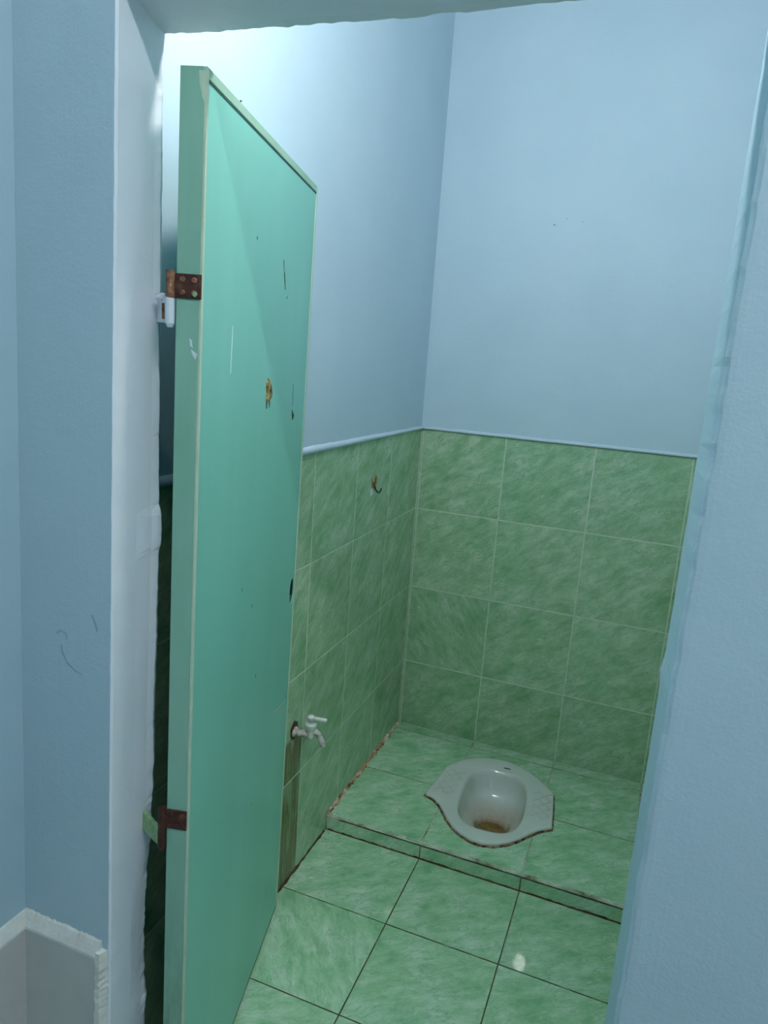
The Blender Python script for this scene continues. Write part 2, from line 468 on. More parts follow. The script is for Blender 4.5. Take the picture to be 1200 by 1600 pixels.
wr = box('wall_right', (XR + TT, YO + .001, -0.2), (XR + 0.1, 0.1, ZC), M['paint'])
tag(wr, 'right bathroom wall hidden beyond the doorway', 'wall', kind='structure')
for ci in range(len(LCOL) - 1):
    for ri in range(4):
        tile(wr, 'right', LCOL[ci], LCOL[ci + 1], ROWS[ri] if ri else ZF, ROWS[ri + 1], XR + TT - 0.0005, M['wall_tile'], 0.0028)

cb = box('ceiling', (-0.036, YI, ZC), (XR + .1, 0.1, ZC + 0.1), M['ceiling'])
tag(cb, 'white ceiling over the small bathroom', 'ceiling', kind='structure')

# painted ledge on the top edge of the tiles
def ledge(name, pts, inward, label):
    """irregular band along pts; inward = direction out of the wall"""
    v, f = [], []
    n = len(pts)
    for i, (p, hgt) in enumerate(pts):
        p = Vector(p); d = Vector(inward)
        w = 0.0072 + random.uniform(-0.0008, 0.0008)
        for a, b in ((0, -0.001), (w, -0.001), (w * 0.95, hgt * 0.6), (w * 0.3, hgt), (0, hgt + 0.001)):
            v.append(p + d * a + Vector((0, 0, b)))
    for i in range(n - 1):
        for k in range(4):
            f.append((i * 5 + k, i * 5 + k + 1, i * 5 + 6 + k, i * 5 + 5 + k))
        f.append((i * 5 + 4, i * 5, i * 5 + 5, i * 5 + 9))
    f += [(0, 1, 2, 3, 4), tuple(range((n - 1) * 5, n * 5))]
    return tag(mesh(name, v, f, M['band'], None, True), label, 'trim', kind='structure')
ledge('trim_1', [((x * XR / 40, 0, ZT), 0.009 + random.uniform(-0.0012, 0.0012)) for x in range(41)], (0, -1, 0),
      'thin white painted ledge on top of the back wall tiles')
ledge('trim_2', [((0, YI * i / 56, ZT), 0.008 + 0.008 * min(1, i / 30) + random.uniform(-0.0012, 0.0012)) for i in range(57)], (1, 0, 0),
      'white painted ledge on top of the left wall tiles')

# ------------------------------------------------------------------ floors
fl = box('floor', (-0.036, YO, -0.32), (XR + .1, YE - 0.0005, ZF - 0.0045), M['grout_floor'])
tag(fl, 'lower bathroom floor of large green marbled tiles', 'floor', kind='structure')
FROW = [YE - 0.007, -0.926, -1.2194, -1.515, YO]
FCOL = [0.0, 0.3086, 0.6086, 0.9086, XR]
for ci in range(4):
    for ri in range(4):
        tile(fl, 'floor', FCOL[ci], FCOL[ci + 1], FROW[ri], FROW[ri + 1], ZF - TT, M['floor_tile'], 0.0021, spin=random.choice((0, 0, 1)) if ri else 0)

st = box('floor_step', (-0.036, YE, -0.32), (XR + .1, 0.1, -0.0010), M['grout_step'])
tag(st, 'raised green tiled step carrying the squat toilet', 'floor', kind='structure')
SROW = [0.0, -0.0466, -0.348, YE - 0.004]
step_tiles = []
for ci in range(4):
    for ri in range(3):
        t_ = tile(st, 'floor', FCOL[ci], FCOL[ci + 1], SROW[ri], SROW[ri + 1], -TT, M['floor_tile'], 0.0032)
        step_tiles.append(t_)
    tile(st, 'riser', FCOL[ci], FCOL[ci + 1], ZF, -0.0075, YE + 0.0005, M['floor_tile'], 0.0028, 0.0055, name='riser_tile')

def bead(name, p0, p1, w, h, mat, label, n=60, normal=(1, 0, 0), jitter=0.5):
    """irregular fillet of sediment in the corner between wall and floor"""
    p0, p1 = Vector(p0), Vector(p1); nn = Vector(normal)
    v, f = [], []
    for i in range(n + 1):
        p = p0.lerp(p1, i / n)
        ww = w * (1 + random.uniform(-jitter, jitter)); hh = h * (1 + random.uniform(-jitter, jitter))
        v += [p - nn * 0.003 - Vector((0, 0, 0.003)), p + nn * ww - Vector((0, 0, 0.001)), p + nn * ww * 0.6 + Vector((0, 0, hh * 0.45)), p + Vector((0, 0, hh)), p - nn * 0.003 + Vector((0, 0, hh))]
    for i in range(n):
        for k in range(5):
            f.append((i * 5 + k, i * 5 + (k + 1) % 5, i * 5 + 5 + (k + 1) % 5, i * 5 + 5 + k))
    f += [(0, 1, 2, 3, 4), tuple(range(n * 5, n * 5 + 5))]
    return tag(mesh(name, v, f, mat, None, False), label, 'trim', kind='structure')
bead('trim_3', (0, -0.003, 0), (0, YE - 0.003, 0), 0.010, 0.008, M['rust_grout'], 'rust stained grout along the foot of the left wall on the step')
bead('trim_4', (0, YE - 0.02, ZF), (0, -1.58, ZF), 0.004, 0.006, M['dark_rust'], 'dark brown sediment along the foot of the left wall by the door')
bead('trim_5', (0.01, YE - 0.006, ZF), (XR - 0.001, YE - 0.006, ZF), 0.0026, 0.003, M['dark_rust'], 'dark line of dirt under the front of the step', 90, (0, -1, 0), 0.8)
# worn mortar arris along the step edge
v, f = [], []
N = 150
for i in range(N + 1):
    x = 0.001 + (XR - 0.002) * i / N
    a = 0.005 + random.uniform(-0.0022, 0.0018)
    if x < 0.06: a += 0.006 * (1 - x / 0.06)
    z = random.uniform(-0.0016, 0.0006)
    v += [(x, YE + a, 0.0006 + z * 0.3), (x, YE - 0.0035 + z, 0.0002 + z), (x, YE - 0.0060, -0.0020 + z), (x, YE - 0.0052, -0.0052 - (0.02 * max(0, 1 - x / 0.05))), (x, YE + 0.003, -0.008)]
for i in range(N):
    for k in range(5):
        f.append((i * 5 + k, i * 5 + (k + 1) % 5, i * 5 + 5 + (k + 1) % 5, i * 5 + 5 + k))
f += [(0, 1, 2, 3, 4), tuple(range(N * 5, N * 5 + 5))]
tag(mesh('trim_6', v, f, M['grout_step']), 'chipped pale mortar along the front edge of the step', 'trim', kind='structure')

# ------------------------------------------------------------------ doorway wall (left pier, lintel, right pier)
def interp(tab, z):
    if z <= tab[0][0]: return tab[0][1]
    for (a, b), (c, d) in zip(tab, tab[1:]):
        if z <= c: return b + (d - b) * (z - a) / (c - a)
    return tab[-1][1]
FAR = [(-0.2, 0.085), (0.2, 0.088), (0.275, 0.091), (0.34, 0.087), (0.406, 0.087), (0.47, 0.0905), (0.55, 0.098), (0.638, 0.104), (0.746, 0.110),
       (0.836, 0.1095), (0.946, 0.115), (1.09, 0.117), (1.10, 0.121), (1.153, 0.122), (1.162, 0.117), (1.425, 0.118), (1.475, 0.120), (1.735, 0.1215), (1.80, 0.1245), (2.0, 0.126)]
def x_far(z): return interp(FAR, z)
def x_near(z): return 0.0835 + 0.0232 * z
def x_corner(z): return -0.097 + 0.0315 * z

def noise1(i, s): return math.sin(i * 12.9898 + s * 78.233) * 43758.5453 % 1.0
def snoise(x, s):
    i = math.floor(x); t = x - i; t = t * t * (3 - 2 * t)
    return noise1(i, s) * (1 - t) + noise1(i + 1, s) * t
v, f, mi = [], [], []
NZ = 260
zs = [-0.2 + (ZL + 0.045 + 0.2) * i / NZ for i in range(NZ + 1)]
for i, z in enumerate(zs):
    rg = 1.0 if z > 0.72 else 2.6
    jag = ((snoise(z * 150, 1) - 0.5) * 0.0012 + (snoise(z * 42, 2) - 0.5) * 0.0016) * rg
    ch = 0.008 + 0.0015 * math.sin(z * 9)
    xf = x_far(z) + jag
    xn = x_near(z) + (snoise(z * 60, 3) - 0.5) * 0.0008
    xs = 0.0855 + 0.0205 * z
    v += [(-0.30, YO, z), (xn - 0.003, YO, z), (xn, YO + 0.003, z), (xn * 0.5 + xs * 0.5 + 0.001, (YO + YI) / 2, z), (xs * 0.5 + x_far(z) * 0.5, YI - 0.020, z), (xf, YI - ch, z),
          (xf - 0.003, YI - 0.002, z), (xf - ch, YI, z), (-0.0, YI, z), (-0.30, YI, z)]
K = 10
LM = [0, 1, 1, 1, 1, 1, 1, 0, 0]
for i in range(NZ):
    for k in range(K - 1):
        f.append((i * K + k, i * K + k + 1, i * K + K + k + 1, i * K + K + k)); mi.append(LM[k])
wf = mesh('wall_front', v, f, [M['paint_outer'], M['paint_jamb_lit'], M['paint_edge']], idx=mi)
tag(wf, 'blue painted doorway wall framing the view into the bathroom', 'wall', kind='structure')
# lintel (parts of the doorway wall)
v, f, mi = [], [], []
NX = 120
XR0 = 0.843
for i in range(NX + 1):
    x = -0.30 + (XR0 + 0.0295 + 0.30) * i / NX
    jag = (snoise(x * 130, 5) - 0.5) * 0.0022 + (snoise(x * 30, 6) - 0.5) * 0.003
    zl = ZL + 0.009 * max(0.0, 1 - max(0, x - 0.12) / 0.3)
    v += [(x, YO - 0.0005, ZCO), (x, YO - 0.0005, ZL + 0.036), (x, YO + 0.002, ZL + 0.034), (x, YI - 0.018, zl + 0.002), (x, YI - 0.006, zl + jag - 0.001), (x, YI - 0.002, zl + jag + 0.001), (x, YI, zl + 0.007 + jag), (x, YI, ZCO)]
K = 8
for i in range(NX):
    for k in range(K - 1):
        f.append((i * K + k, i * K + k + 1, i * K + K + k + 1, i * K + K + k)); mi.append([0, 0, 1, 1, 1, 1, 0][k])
lin = mesh('lintel', v, f, [M['paint_outer'], M['paint_jamb_lit']], wf, idx=mi)
# right pier
v, f, mi = [], [], []
NZ = 220
for i in range(NZ + 1):
    z = -0.2 + (ZL + 0.05 + 0.2) * i / NZ
    j1 = (snoise(z * 110, 8) - 0.5) * 0.0007 + (snoise(z * 20, 9) - 0.5) * 0.0010
    j2 = (snoise(z * 120, 10) - 0.5) * 0.0014 + (snoise(z * 24, 11) - 0.5) * 0.0014
    lump = 0.0024 * max(0.0, 1 - abs(z - 1.065) / 0.02)
    xf = 0.8375 + j1 - lump
    xn = 0.8445 + j2
    v += [(XR + 0.3, YI, z), (0.847, YI, z), (xf + 0.002, YI - 0.001, z), (xf, YI - 0.005, z), (xn - 0.0015, YO + 0.004, z), (xn + 0.0010 + j2, YO + 0.0022, z), (xn + 0.004, YO + 0.0006, z), (xn + 0.010, YO, z), (XOR + 0.1, YO, z)]
K = 9
for i in range(NZ):
    for k in range(K - 1):
        f.append((i * K + k, i * K + k + 1, i * K + K + k + 1, i * K + K + k)); mi.append([0, 2, 2, 2, 2, 0, 0, 0][k])
mesh('door_pier', v, f, [M['paint_outer'], M['paint_jamb_lit'], M['paint_edge']], wf, idx=mi)
box('upper_wall', (XR0 + 0.03, YO, ZL + 0.05), (XOR + 0.1, YI, ZCO), M['paint_outer'], wf)

M['scuff'] = mottled('grey_scuff', [(0.35, srgb(148, 172, 184)), (0.7, srgb(166, 190, 202))], 60, 0.8, 0.2)
for pts in ([(0.003, 0.968), (0.010, 0.974), (0.020, 0.972), (0.024, 0.963)], [(0.012, 0.952), (0.013, 0.940), (0.022, 0.925), (0.038, 0.915), (0.052, 0.912)], [(0.070, 1.010), (0.076, 0.998), (0.080, 0.985)]):
    bm = tube_bm([(x, YO, z) for x, z in pts], 0.0022, 8)
    for q in bm.verts: q.co.y = YO + (q.co.y - YO) * 0.15
    bm_obj('scuff_mark', bm, M['scuff'], wf)

# ------------------------------------------------------------------ outer room
v = []
zz = [ZO - 0.1, ZCO]
v = [(x_corner(z), y, z) for z in zz for y in (YOB, YO + 0.03)] + [(x_corner(zz[0]) - 0.12, y, z) for z in zz for y in (YOB, YO + 0.03)]
wol = mesh('wall_outer_left', v, [(0, 1, 3, 2), (4, 5, 7, 6), (0, 1, 5, 4), (2, 3, 7, 6), (0, 2, 6, 4), (1, 3, 7, 5)], M['paint_outer'])
tag(wol, 'blue side wall of the outer room at the left margin', 'wall', kind='structure')
tag(box('wall_outer_right', (XOR, YOB, ZO - .1), (XOR + .1, YO - 0.001, ZCO), M['paint_outer']), 'blue right wall of the outer room beyond the frame', 'wall', kind='structure')
tag(box('wall_outer_back', (-0.25, YOB - .1, ZO - .1), (XOR + .1, YOB, ZCO), M['paint_outer']), 'blue wall behind the camera in the outer room', 'wall', kind='structure')
tag(box('floor_outer', (-0.25, YOB - .1, ZO - .1), (XOR + .1, YO - 0.0005, ZO), M['outer_floor']), 'beige floor of the outer room', 'floor', kind='structure')
tag(box('ceiling_outer', (-0.3, YOB - .1, ZCO), (XOR + .1, YI, ZCO + .1), M['ceiling']), 'white ceiling of the outer room', 'ceiling', kind='structure')

# grey tile skirting left of the doorway
ZD = 0.432
def skirt(name, p0, p1, out, mat, label):
    """vertical tile slab from p0 to p1 (both at floor), bulging along out, leaning with the wall; cream grout on top"""
    o_ = Vector(out)
    t = 0.012
    def pt(p, z, d): return Vector(p(z)) + o_ * d
    v = []
    for z in (ZO, ZD):
        for d in (0.0, t):
            v += [pt(p0, z, d), pt(p1, z, d)]
    ob = mesh(name, v, [(0, 1, 3, 2), (4, 5, 7, 6), (0, 1, 5, 4), (2, 3, 7, 6), (0, 2, 6, 4), (1, 3, 7, 5)], mat)
    tag(ob, label, 'skirting', kind='structure')
    n = 40
    v, f = [], []
    for i in range(n + 1):
        k = i / n
        def at(z, d): return pt(p0, z, d).lerp(pt(p1, z, d), k)
        e = random.uniform(-0.0008, 0.0012)
        v += [at(ZD - 0.001, -0.001), at(ZD - 0.001, t + 0.0005), at(ZD + 0.004, t + 0.0005), at(ZD + 0.024 + e, 0.003), at(ZD + 0.027 + 2 * e, -0.001)]
    for i in range(n):
        for q in range(5):
            f.append((i * 5 + q, i * 5 + (q + 1) % 5, i * 5 + 5 + (q + 1) % 5, i * 5 + 5 + q))
    f += [(0, 1, 2, 3, 4), tuple(range(n * 5, n * 5 + 5))]
    mesh('top_grout', v, f, M['dado_grout'], ob)
    return ob
sk = skirt('baseboard_front', lambda z: (x_corner(z) - 0.002, YO, z), lambda z: (x_near(z) - 0.016, YO, z), (0, -1, 0), M['dado'],
           'grey tile skirting with cream top edge left of the doorway')
skirt('baseboard_left', lambda z: (x_corner(z), YO, z), lambda z: (x_corner(z), YOB + 0.01, z), (1, 0, 0), M['dado_side'],
      'lighter grey tile skirting on the left side wall')
v, f = [], []
n = 70
for i in range(n + 1):
    z = ZO + (ZD + 0.012 - ZO) * i / n
    e = [random.uniform(-0.0015, 0.0015) for _ in range(3)]
    x0 = x_near(z) - 0.017
    v += [(x0, YO + 0.001, z), (x0 - 0.002 + e[0], YO - 0.013, z), (x0 + 0.006 + e[1], YO - 0.0125 + e[2], z), (x0 + 0.0135 + e[2], YO + 0.001, z)]
for i in range(n):
    for q in range(4):
        f.append((i * 4 + q, i * 4 + (q + 1) % 4, i * 4 + 4 + (q + 1) % 4, i * 4 + 4 + q))
f += [(0, 1, 2, 3), tuple(range(n * 4, n * 4 + 4))]
mesh('end_grout', v, f, M['dado_grout'], sk)

# ------------------------------------------------------------------ the door leaf
DO = Vector((0.1858, -1.6315, -0.043))
DX = Vector((-0.2456, 0.9694, 0.0021)).normalized()
DZ = Vector((0.0125, 0.0010, 0.9999)); DZ = (DZ - DX * DZ.dot(DX)).normalized()
DY = DZ.cross(DX)
DM = Matrix(((DX.x, DY.x, DZ.x, DO.x), (DX.y, DY.y, DZ.y, DO.y), (DX.z, DY.z, DZ.z, DO.z), (0, 0, 0, 1)))
DW, DH, DT = 0.650, 1.783, 0.036
door = empty('door_1', DM)
tag(door, 'mint green bathroom door standing open against the left wall', 'door', kind='structure')
# skin with a round lock hole
def panel_with_hole(name, x0, x1, z0, z1, y0, y1, hx, hz, rx, rz, mat, parent, seg=28):
    bm = bmesh.new()
    hole = [(hx + rx * math.cos(2 * math.pi * k / seg), hz + rz * math.sin(2 * math.pi * k / seg)) for k in range(seg)]
    def ring(pts, y): return [bm.verts.new((x, y, z)) for x, z in pts]
    rect = [(x0, z0), (x1, z0), (x1, z1), (x0, z1)]
    sides = []
    for y in (y0, y1):
        a, b = ring(rect, y), ring(hole, y)
        ed = [bm.edges.new((a[i], a[(i + 1) % 4])) for i in range(4)] + [bm.edges.new((b[i], b[(i + 1) % seg])) for i in range(seg)]
        bmesh.ops.triangle_fill(bm, edges=ed, use_beauty=True)
        sides.append((a, b))
    (a, b), (c, d) = sides
    for i in range(4): bm.faces.new((a[i], a[(i + 1) % 4], c[(i + 1) % 4], c[i]))
    for i in range(seg): bm.faces.new((b[i], b[(i + 1) % seg], d[(i + 1) % seg], d[i]))
    return bm_obj(name, bm, mat, parent)
E_ = 0.0045
HX, HZ = 0.620, 0.890
panel_with_hole('panel', E_, DW - E_, 0.006, DH - 0.016, 0.0012, 0.0034, HX, HZ, 0.0185, 0.031, M['door'], door)
panel_with_hole('back_skin', E_, DW - E_, 0.006, DH - 0.016, DT - 0.0034, DT - 0.001, HX, HZ, 0.0185, 0.031, M['door_back'], door)['label'] = 'deep teal back skin'
box('hinge_edge', (0, 0.0042, 0), (E_, DT, DH), M['door_edge'], door, 0.0008)
box('edge_trim', (0, 0, 0), (0.0062, 0.0042, DH), M['door_trim'], door, 0.0008)
box('free_edge', (DW - 0.009, 0, 0), (DW, DT, DH), M['door_trim'], door, 0.0012)
box('top_rail', (0.0062, 0, DH - 0.0135), (DW - 0.009, DT, DH), M['top_trim'], door, 0.0008)
box('rail_seam', (0.0062, 0.0006, DH - 0.0163), (DW - 0.009, DT - 0.0006, DH - 0.0137), M['seam'], door)
box('bottom_rail', (0.0062, 0.0015, 0.0), (DW - 0.009, DT - 0.0015, 0.0058), M['seam'], door)
box('hole_shade', (HX + 0.0165, 0.0036, 0.010), (DW - 0.0092, DT - 0.0036, DH - 0.018), M['hole_shade'], door)  # dark insert added so the hollow behind the lock hole looks shaded
# broken latch left in the lock hole
hz0 = HZ - 0.031
mesh('latch_stub', [(HX - 0.016, 0.0045, hz0 + 0.016), (HX + 0.016, 0.0045, hz0 + 0.016), (HX + 0.009, 0.0045, hz0 + 0.005), (HX, 0.0045, hz0 + 0.001), (HX - 0.009, 0.0045, hz0 + 0.005),
                    (HX - 0.016, 0.0065, hz0 + 0.016), (HX + 0.016, 0.0065, hz0 + 0.016), (HX + 0.009, 0.0065, hz0 + 0.005), (HX, 0.0065, hz0 + 0.001), (HX - 0.009, 0.0065, hz0 + 0.005)],
     [(0, 1, 2, 3, 4), (5, 6, 7, 8, 9), (0, 1, 6, 5), (1, 2, 7, 6), (2, 3, 8, 7), (3, 4, 9, 8), (4, 0, 5, 9)], M['latch'], door)
# marks on the face
S0 = 0.0012
def on_face(pts): return pts
FM = Matrix.Translation((0, S0, 0))
def face_flake(name, pts, th, mat, label=None):
    o = flake(name, pts, th, mat, door, FM)
    if label: o['label'] = label
    return o
face_flake('glue_residue', [(0.326, 1.386), (0.338, 1.392), (0.352, 1.386), (0.366, 1.372), (0.372, 1.360), (0.362, 1.352), (0.352, 1.344), (0.345, 1.352), (0.338, 1.343), (0.330, 1.352), (0.331, 1.365), (0.325, 1.374)], 0.0025, M['glue'], 'brown patch of dried glue')
face_flake('glue_drip', [(0.333, 1.350), (0.337, 1.350), (0.337, 1.336), (0.334, 1.334)], 0.001, M['dark_chip'])
face_flake('glue_drip', [(0.352, 1.350), (0.356, 1.349), (0.355, 1.338), (0.352, 1.335)], 0.001, M['dark_chip'])
face_flake('chip', [(0.528, 1.322), (0.535, 1.316), (0.548, 1.308), (0.545, 1.301), (0.536, 1.297), (0.532, 1.306)], 0.0012, M['dark_chip'], 'small dark chip')
face_flake('scratch', [(0.1305, 1.477), (0.1335, 1.478), (0.1325, 1.43), (0.1310, 1.400), (0.1275, 1.4005), (0.1290, 1.43)], 0.0005, M['scratch'], 'white vertical scratch')
face_flake('scratch', [(0.404, 1.606), (0.408, 1.606), (0.422, 1.565), (0.421, 1.562)], 0.0004, M['dark_chip'])
face_flake('scratch', [(0.414, 1.585), (0.419, 1.584), (0.430, 1.552), (0.426, 1.552)], 0.0005, M['dark_chip'])
face_flake('scratch', [(0.5275, 1.376), (0.5295, 1.376), (0.534, 1.326), (0.5325, 1.326)], 0.0004, M['dark_chip'])
face_flake('speck', [(0.2365, 1.62), (0.2395, 1.619), (0.2392, 1.613), (0.2368, 1.614)], 0.0004, M['dark_chip'])
face_flake('speck', [(0.442, 1.542), (0.446, 1.543), (0.446, 1.538), (0.443, 1.537)], 0.0004, M['dark_chip'])
for px, pz in ((0.232, 1.02), (0.345, 0.80), (0.30, 0.965), (0.64, 0.98), (0.645, 0.80), (0.62, 0.62), (0.36, 0.50)):
    face_flake('speck', [(px, pz + .004), (px + .002, pz + .003), (px + .002, pz - .003), (px, pz - .004)], 0.0004, M['dark_chip'])
face_flake('scuff', [(0.508, 0.636), (0.55, 0.625), (0.632, 0.606), (0.634, 0.603), (0.55, 0.619), (0.508, 0.632)], 0.0003, M['door_trim'])
face_flake('scuff', [(0.575, 0.594), (0.632, 0.588), (0.632, 0.585), (0.575, 0.590)], 0.0003, M['door_trim'])
# paint spots on the hinge edge (edge face is local x = 0)
EM = Matrix(((0, 1, 0, 0), (1, 0, 0, 0), (0, 0, 1, 0), (0, 0, 0, 1)))
for pts in ([(0.0165, 1.452), (0.0130, 1.449), (0.0110, 1.438), (0.0150, 1.441)], [(0.0140, 1.437), (0.0085, 1.434), (0.0045, 1.431), (0.0070, 1.423), (0.0120, 1.429)]):
    o = flake('paint_spot', pts, 0.0006, M['white_paint'], door, EM)
o = flake('paint_spot', [(0.0015, 1.779), (0.0120, 1.7795), (0.0110, 1.765), (0.0060, 1.745), (0.0020, 1.738)], 0.0005, M['door_trim'], door, EM)
# nail standing on the top rail
bm = tube_bm([(0.14, 0.004, DH - 0.001), (0.14, 0.004, DH + 0.005), (0.144, 0.004, DH + 0.0055)], 0.0011, 8)
bm_obj('nail', bm, M['rust_light'], door)

def hinge(z0, z1, worn):
    h = box('hinge_leaf', (-0.0022, 0.0008 if worn else 0.0030, z0), (0.0002, 0.0375, z1), M['rust'], door, 0.0006)
    h['label'] = 'rusty brown hinge leaf'
    bm = bmesh.new()
    tube_bm([(-0.0035, 0.0425, z0 - 0.001), (-0.0035, 0.0425, z1 + 0.003)], 0.0058, 14, bm)
    bm_obj('knuckle', bm, M['rust_light'] if worn else M['rust'], h)
    for (sy, sz) in ((0.0265, 0.76), (0.0105, 0.74), (0.0265, 0.22), (0.0105, 0.22)):
        bm = lathe_bm((-0.0022, sy, z0 + (z1 - z0) * sz), (-1, 0, 0), [(0, 0.0040), (0.0009, 0.0038), (0.0016, 0.0028), (0.0011, 0.0016), (0.0010, 0.0001)], 14)
        bm_obj('screw', bm, M['rust_light'] if worn else M['rust'], h, True)
    return h
h1 = hinge(1.5025, 1.5340, True)
flake('paint_spot', [(0.0115, 1.5105), (0.0075, 1.5120), (0.0050, 1.5085), (0.0080, 1.5040), (0.0120, 1.5060)], 0.0008, M['green_paint'], h1, Matrix.Translation((-0.0036, 0, 0)) @ EM)
hinge(0.6975, 0.7315, False)

# hinge brackets cast into the left jamb
def jamb_bracket(name, z0, z1, mat, label, pinmat, blob, back=0.006):
    zc = (z0 + z1) / 2
    p = DM @ Vector((-0.0035, 0.0425, zc - DO.z))
    e = empty(name, Matrix.Translation((p.x, p.y, z0)))
    tag(e, label, 'hinge')
    xj = x_far(zc)
    # pin socket
    bm = tube_bm([(0, 0, 0), (0, 0, (z1 - z0) * 0.12), (0, 0, (z1 - z0) * 0.9), (0, 0, z1 - z0)], [0.0035, 0.0060, 0.0060, 0.0045], 14)
    bm_obj('pin_socket', bm, pinmat, e)
    # strap running back into the jamb
    dx = xj - p.x - 0.005
    dy = YI - back - p.y
    hgt = z1 - z0
    v = [(0.002, -0.004, hgt * 0.12), (0.002, 0.003, hgt * 0.12), (dx, dy + 0.003, hgt * 0.16), (dx, dy - 0.004, hgt * 0.16),
         (0.002, -0.004, hgt * 0.92), (0.002, 0.003, hgt * 0.92), (dx, dy + 0.003, hgt * 1.0), (dx, dy - 0.004, hgt * 1.0)]
    mesh('strap', v, [(0, 1, 2, 3), (4, 5, 6, 7), (0, 1, 5, 4), (1, 2, 6, 5), (2, 3, 7, 6), (3, 0, 4, 7)], mat, e)
    if blob:
        bm = bmesh.new()
        bmesh.ops.create_icosphere(bm, subdivisions=2, radius=1.0, matrix=Matrix.Translation((dx * 0.55, dy * 0.55 - 0.002, hgt * 0.93)) @ Matrix.Diagonal((0.011, 0.008, 0.006, 1)))
        for q in bm.verts: q.co += Vector((random.uniform(-.001, .001), random.uniform(-.001, .001), random.uniform(-.001, .001)))
        bm_obj('paint_blob', bm, mat, e)
        box('rust_slot', (dx * 0.36 - 0.0016, dy * 0.36 - 0.0062, hgt * 0.25), (dx * 0.36 + 0.0016, dy * 0.36 - 0.002, hgt * 0.75), M['rust_light'], e, 0.0006)
    return e
jamb_bracket('hinge_bracket', 1.421, 1.463, M['white_paint'], 'white painted hinge bracket on the left jamb under the upper rusty hinge', M['white_paint'], True)
jamb_bracket('hinge_bracket', 0.617, 0.654, M['green_paint'], 'flaking green hinge bracket on the left jamb under the lower rusty hinge', M['rust'], False, 0.020)

# ------------------------------------------------------------------ squat toilet
PAN = [(0.247, -0.418), (0.256, -0.330), (0.266, -0.235), (0.275, -0.212), (0.300, -0.172), (0.335, -0.137), (0.375, -0.113), (0.415, -0.101), (0.455, -0.098), (0.495, -0.107), (0.535, -0.126),
       (0.590, -0.172), (0.637, -0.222), (0.648, -0.310), (0.658, -0.407), (0.645, -0.416), (0.622, -0.436), (0.600, -0.466), (0.575, -0.506), (0.545, -0.541),
       (0.512, -0.566), (0.478, -0.578), (0.443, -0.577), (0.408, -0.563), (0.375, -0.540), (0.346, -0.508), (0.324, -0.474), (0.304, -0.448), (0.278, -0.427)]
PC = Vector((0.458, -0.335))
def radius_poly(poly, c, ang):
    d = Vector((math.cos(ang), math.sin(ang)))
    best = None
    for i in range(len(poly)):
        a = Vector(poly[i]) - c; b = Vector(poly[(i + 1) % len(poly)]) - c
        e = b - a
        den = d.x * e.y - d.y * e.x
        if abs(den) < 1e-12: continue
        t = (a.x * e.y - a.y * e.x) / den
        s = (a.x * d.y - a.y * d.x) / den
        if t > 0 and -1e-6 <= s <= 1 + 1e-6: best = t if best is None else max(best, t)
    return best or 0.1
NS = 180
ANG = [2 * math.pi * k / NS for k in range(NS)]
pan_r = [radius_poly(PAN, PC, a) for a in ANG]
# bowl opening: superellipse-like rounded rectangle, slightly turned
BC = Vector((0.459, -0.350)); BTH = math.radians(4)
def bowl_pt(a, s=1.0, cx=0.0, cy=0.0):
    ca, sa = math.cos(a), math.sin(a)
    n = 3.0
    w = 0.104 if True else 0
    hgt = 0.168
    r = 1.0 / ((abs(ca) / w) ** n + (abs(sa) / hgt) ** n) ** (1 / n)
    x, y = r * ca * s, r * sa * s
    return Vector((BC.x + x * math.cos(BTH) - y * math.sin(BTH) + cx, BC.y + x * math.sin(BTH) + y * math.cos(BTH) + cy))
# angles re-expressed around the pan centre; both loops share the index
ZR = 0.013
loops = []
def pan_pt(k, s=1.0, inset=0.0):
    r = pan_r[k] * s - inset
    return Vector((PC.x + math.cos(ANG[k]) * r, PC.y + math.sin(ANG[k]) * r))
loops.append([(*pan_pt(k), -0.004) for k in range(NS)])
loops.append([(*pan_pt(k), ZR - 0.004) for k in range(NS)])
loops.append([(*pan_pt(k, 1, 0.0015), ZR - 0.001) for k in range(NS)])
loops.append([(*pan_pt(k, 1, 0.005), ZR) for k in range(NS)])
for q in (0.35, 0.7):
    loops.append([(*pan_pt(k, 1, 0.005).lerp(bowl_pt(ANG[k], 1.05), q), ZR + 0.001 * q) for k in range(NS)])
loops.append([(*bowl_pt(ANG[k], 1.05), ZR + 0.0012) for k in range(NS)])
loops.append([(*bowl_pt(ANG[k], 1.01), ZR + 0.0002) for k in range(NS)])
HOLE = Vector((0.462, -0.346))
prof = [(0.985, -0.004, 0.0), (0.955, -0.018, 0.0), (0.92, -0.036, 0.03), (0.86, -0.054, 0.08), (0.77, -0.068, 0.18), (0.65, -0.079, 0.36), (0.52, -0.088, 0.60)]
for s, z, mv in prof:
    loops.append([(*(bowl_pt(ANG[k], s) + (HOLE - BC) * mv), z) for k in range(NS)])
for r, z in ((0.053, -0.094), (0.048, -0.101), (0.046, -0.20)):
    loops.append([(HOLE.x + math.cos(a) * r * 1.05, HOLE.y + math.sin(a) * r, z) for a in ANG])
v = [p for lp in loops for p in lp]
f = []
for i in range(len(loops) - 1):
    for k in range(NS):
        f.append((i * NS + k, i * NS + (k + 1) % NS, (i + 1) * NS + (k + 1) % NS, (i + 1) * NS + k))
toilet = empty('squat_toilet')
tag(toilet, 'grey white ceramic squat toilet pan set into the raised green tiled step', 'toilet')
bowl = mesh('pan', v, f, M['ceramic'], toilet, True)
# water in the outlet
bm = bmesh.new()
bmesh.ops.create_circle(bm, cap_ends=True, segments=32, radius=0.049, matrix=Matrix.Translation((HOLE.x, HOLE.y, -0.108)))
bm_obj('outlet_water', bm, M['outlet_water'], toilet)
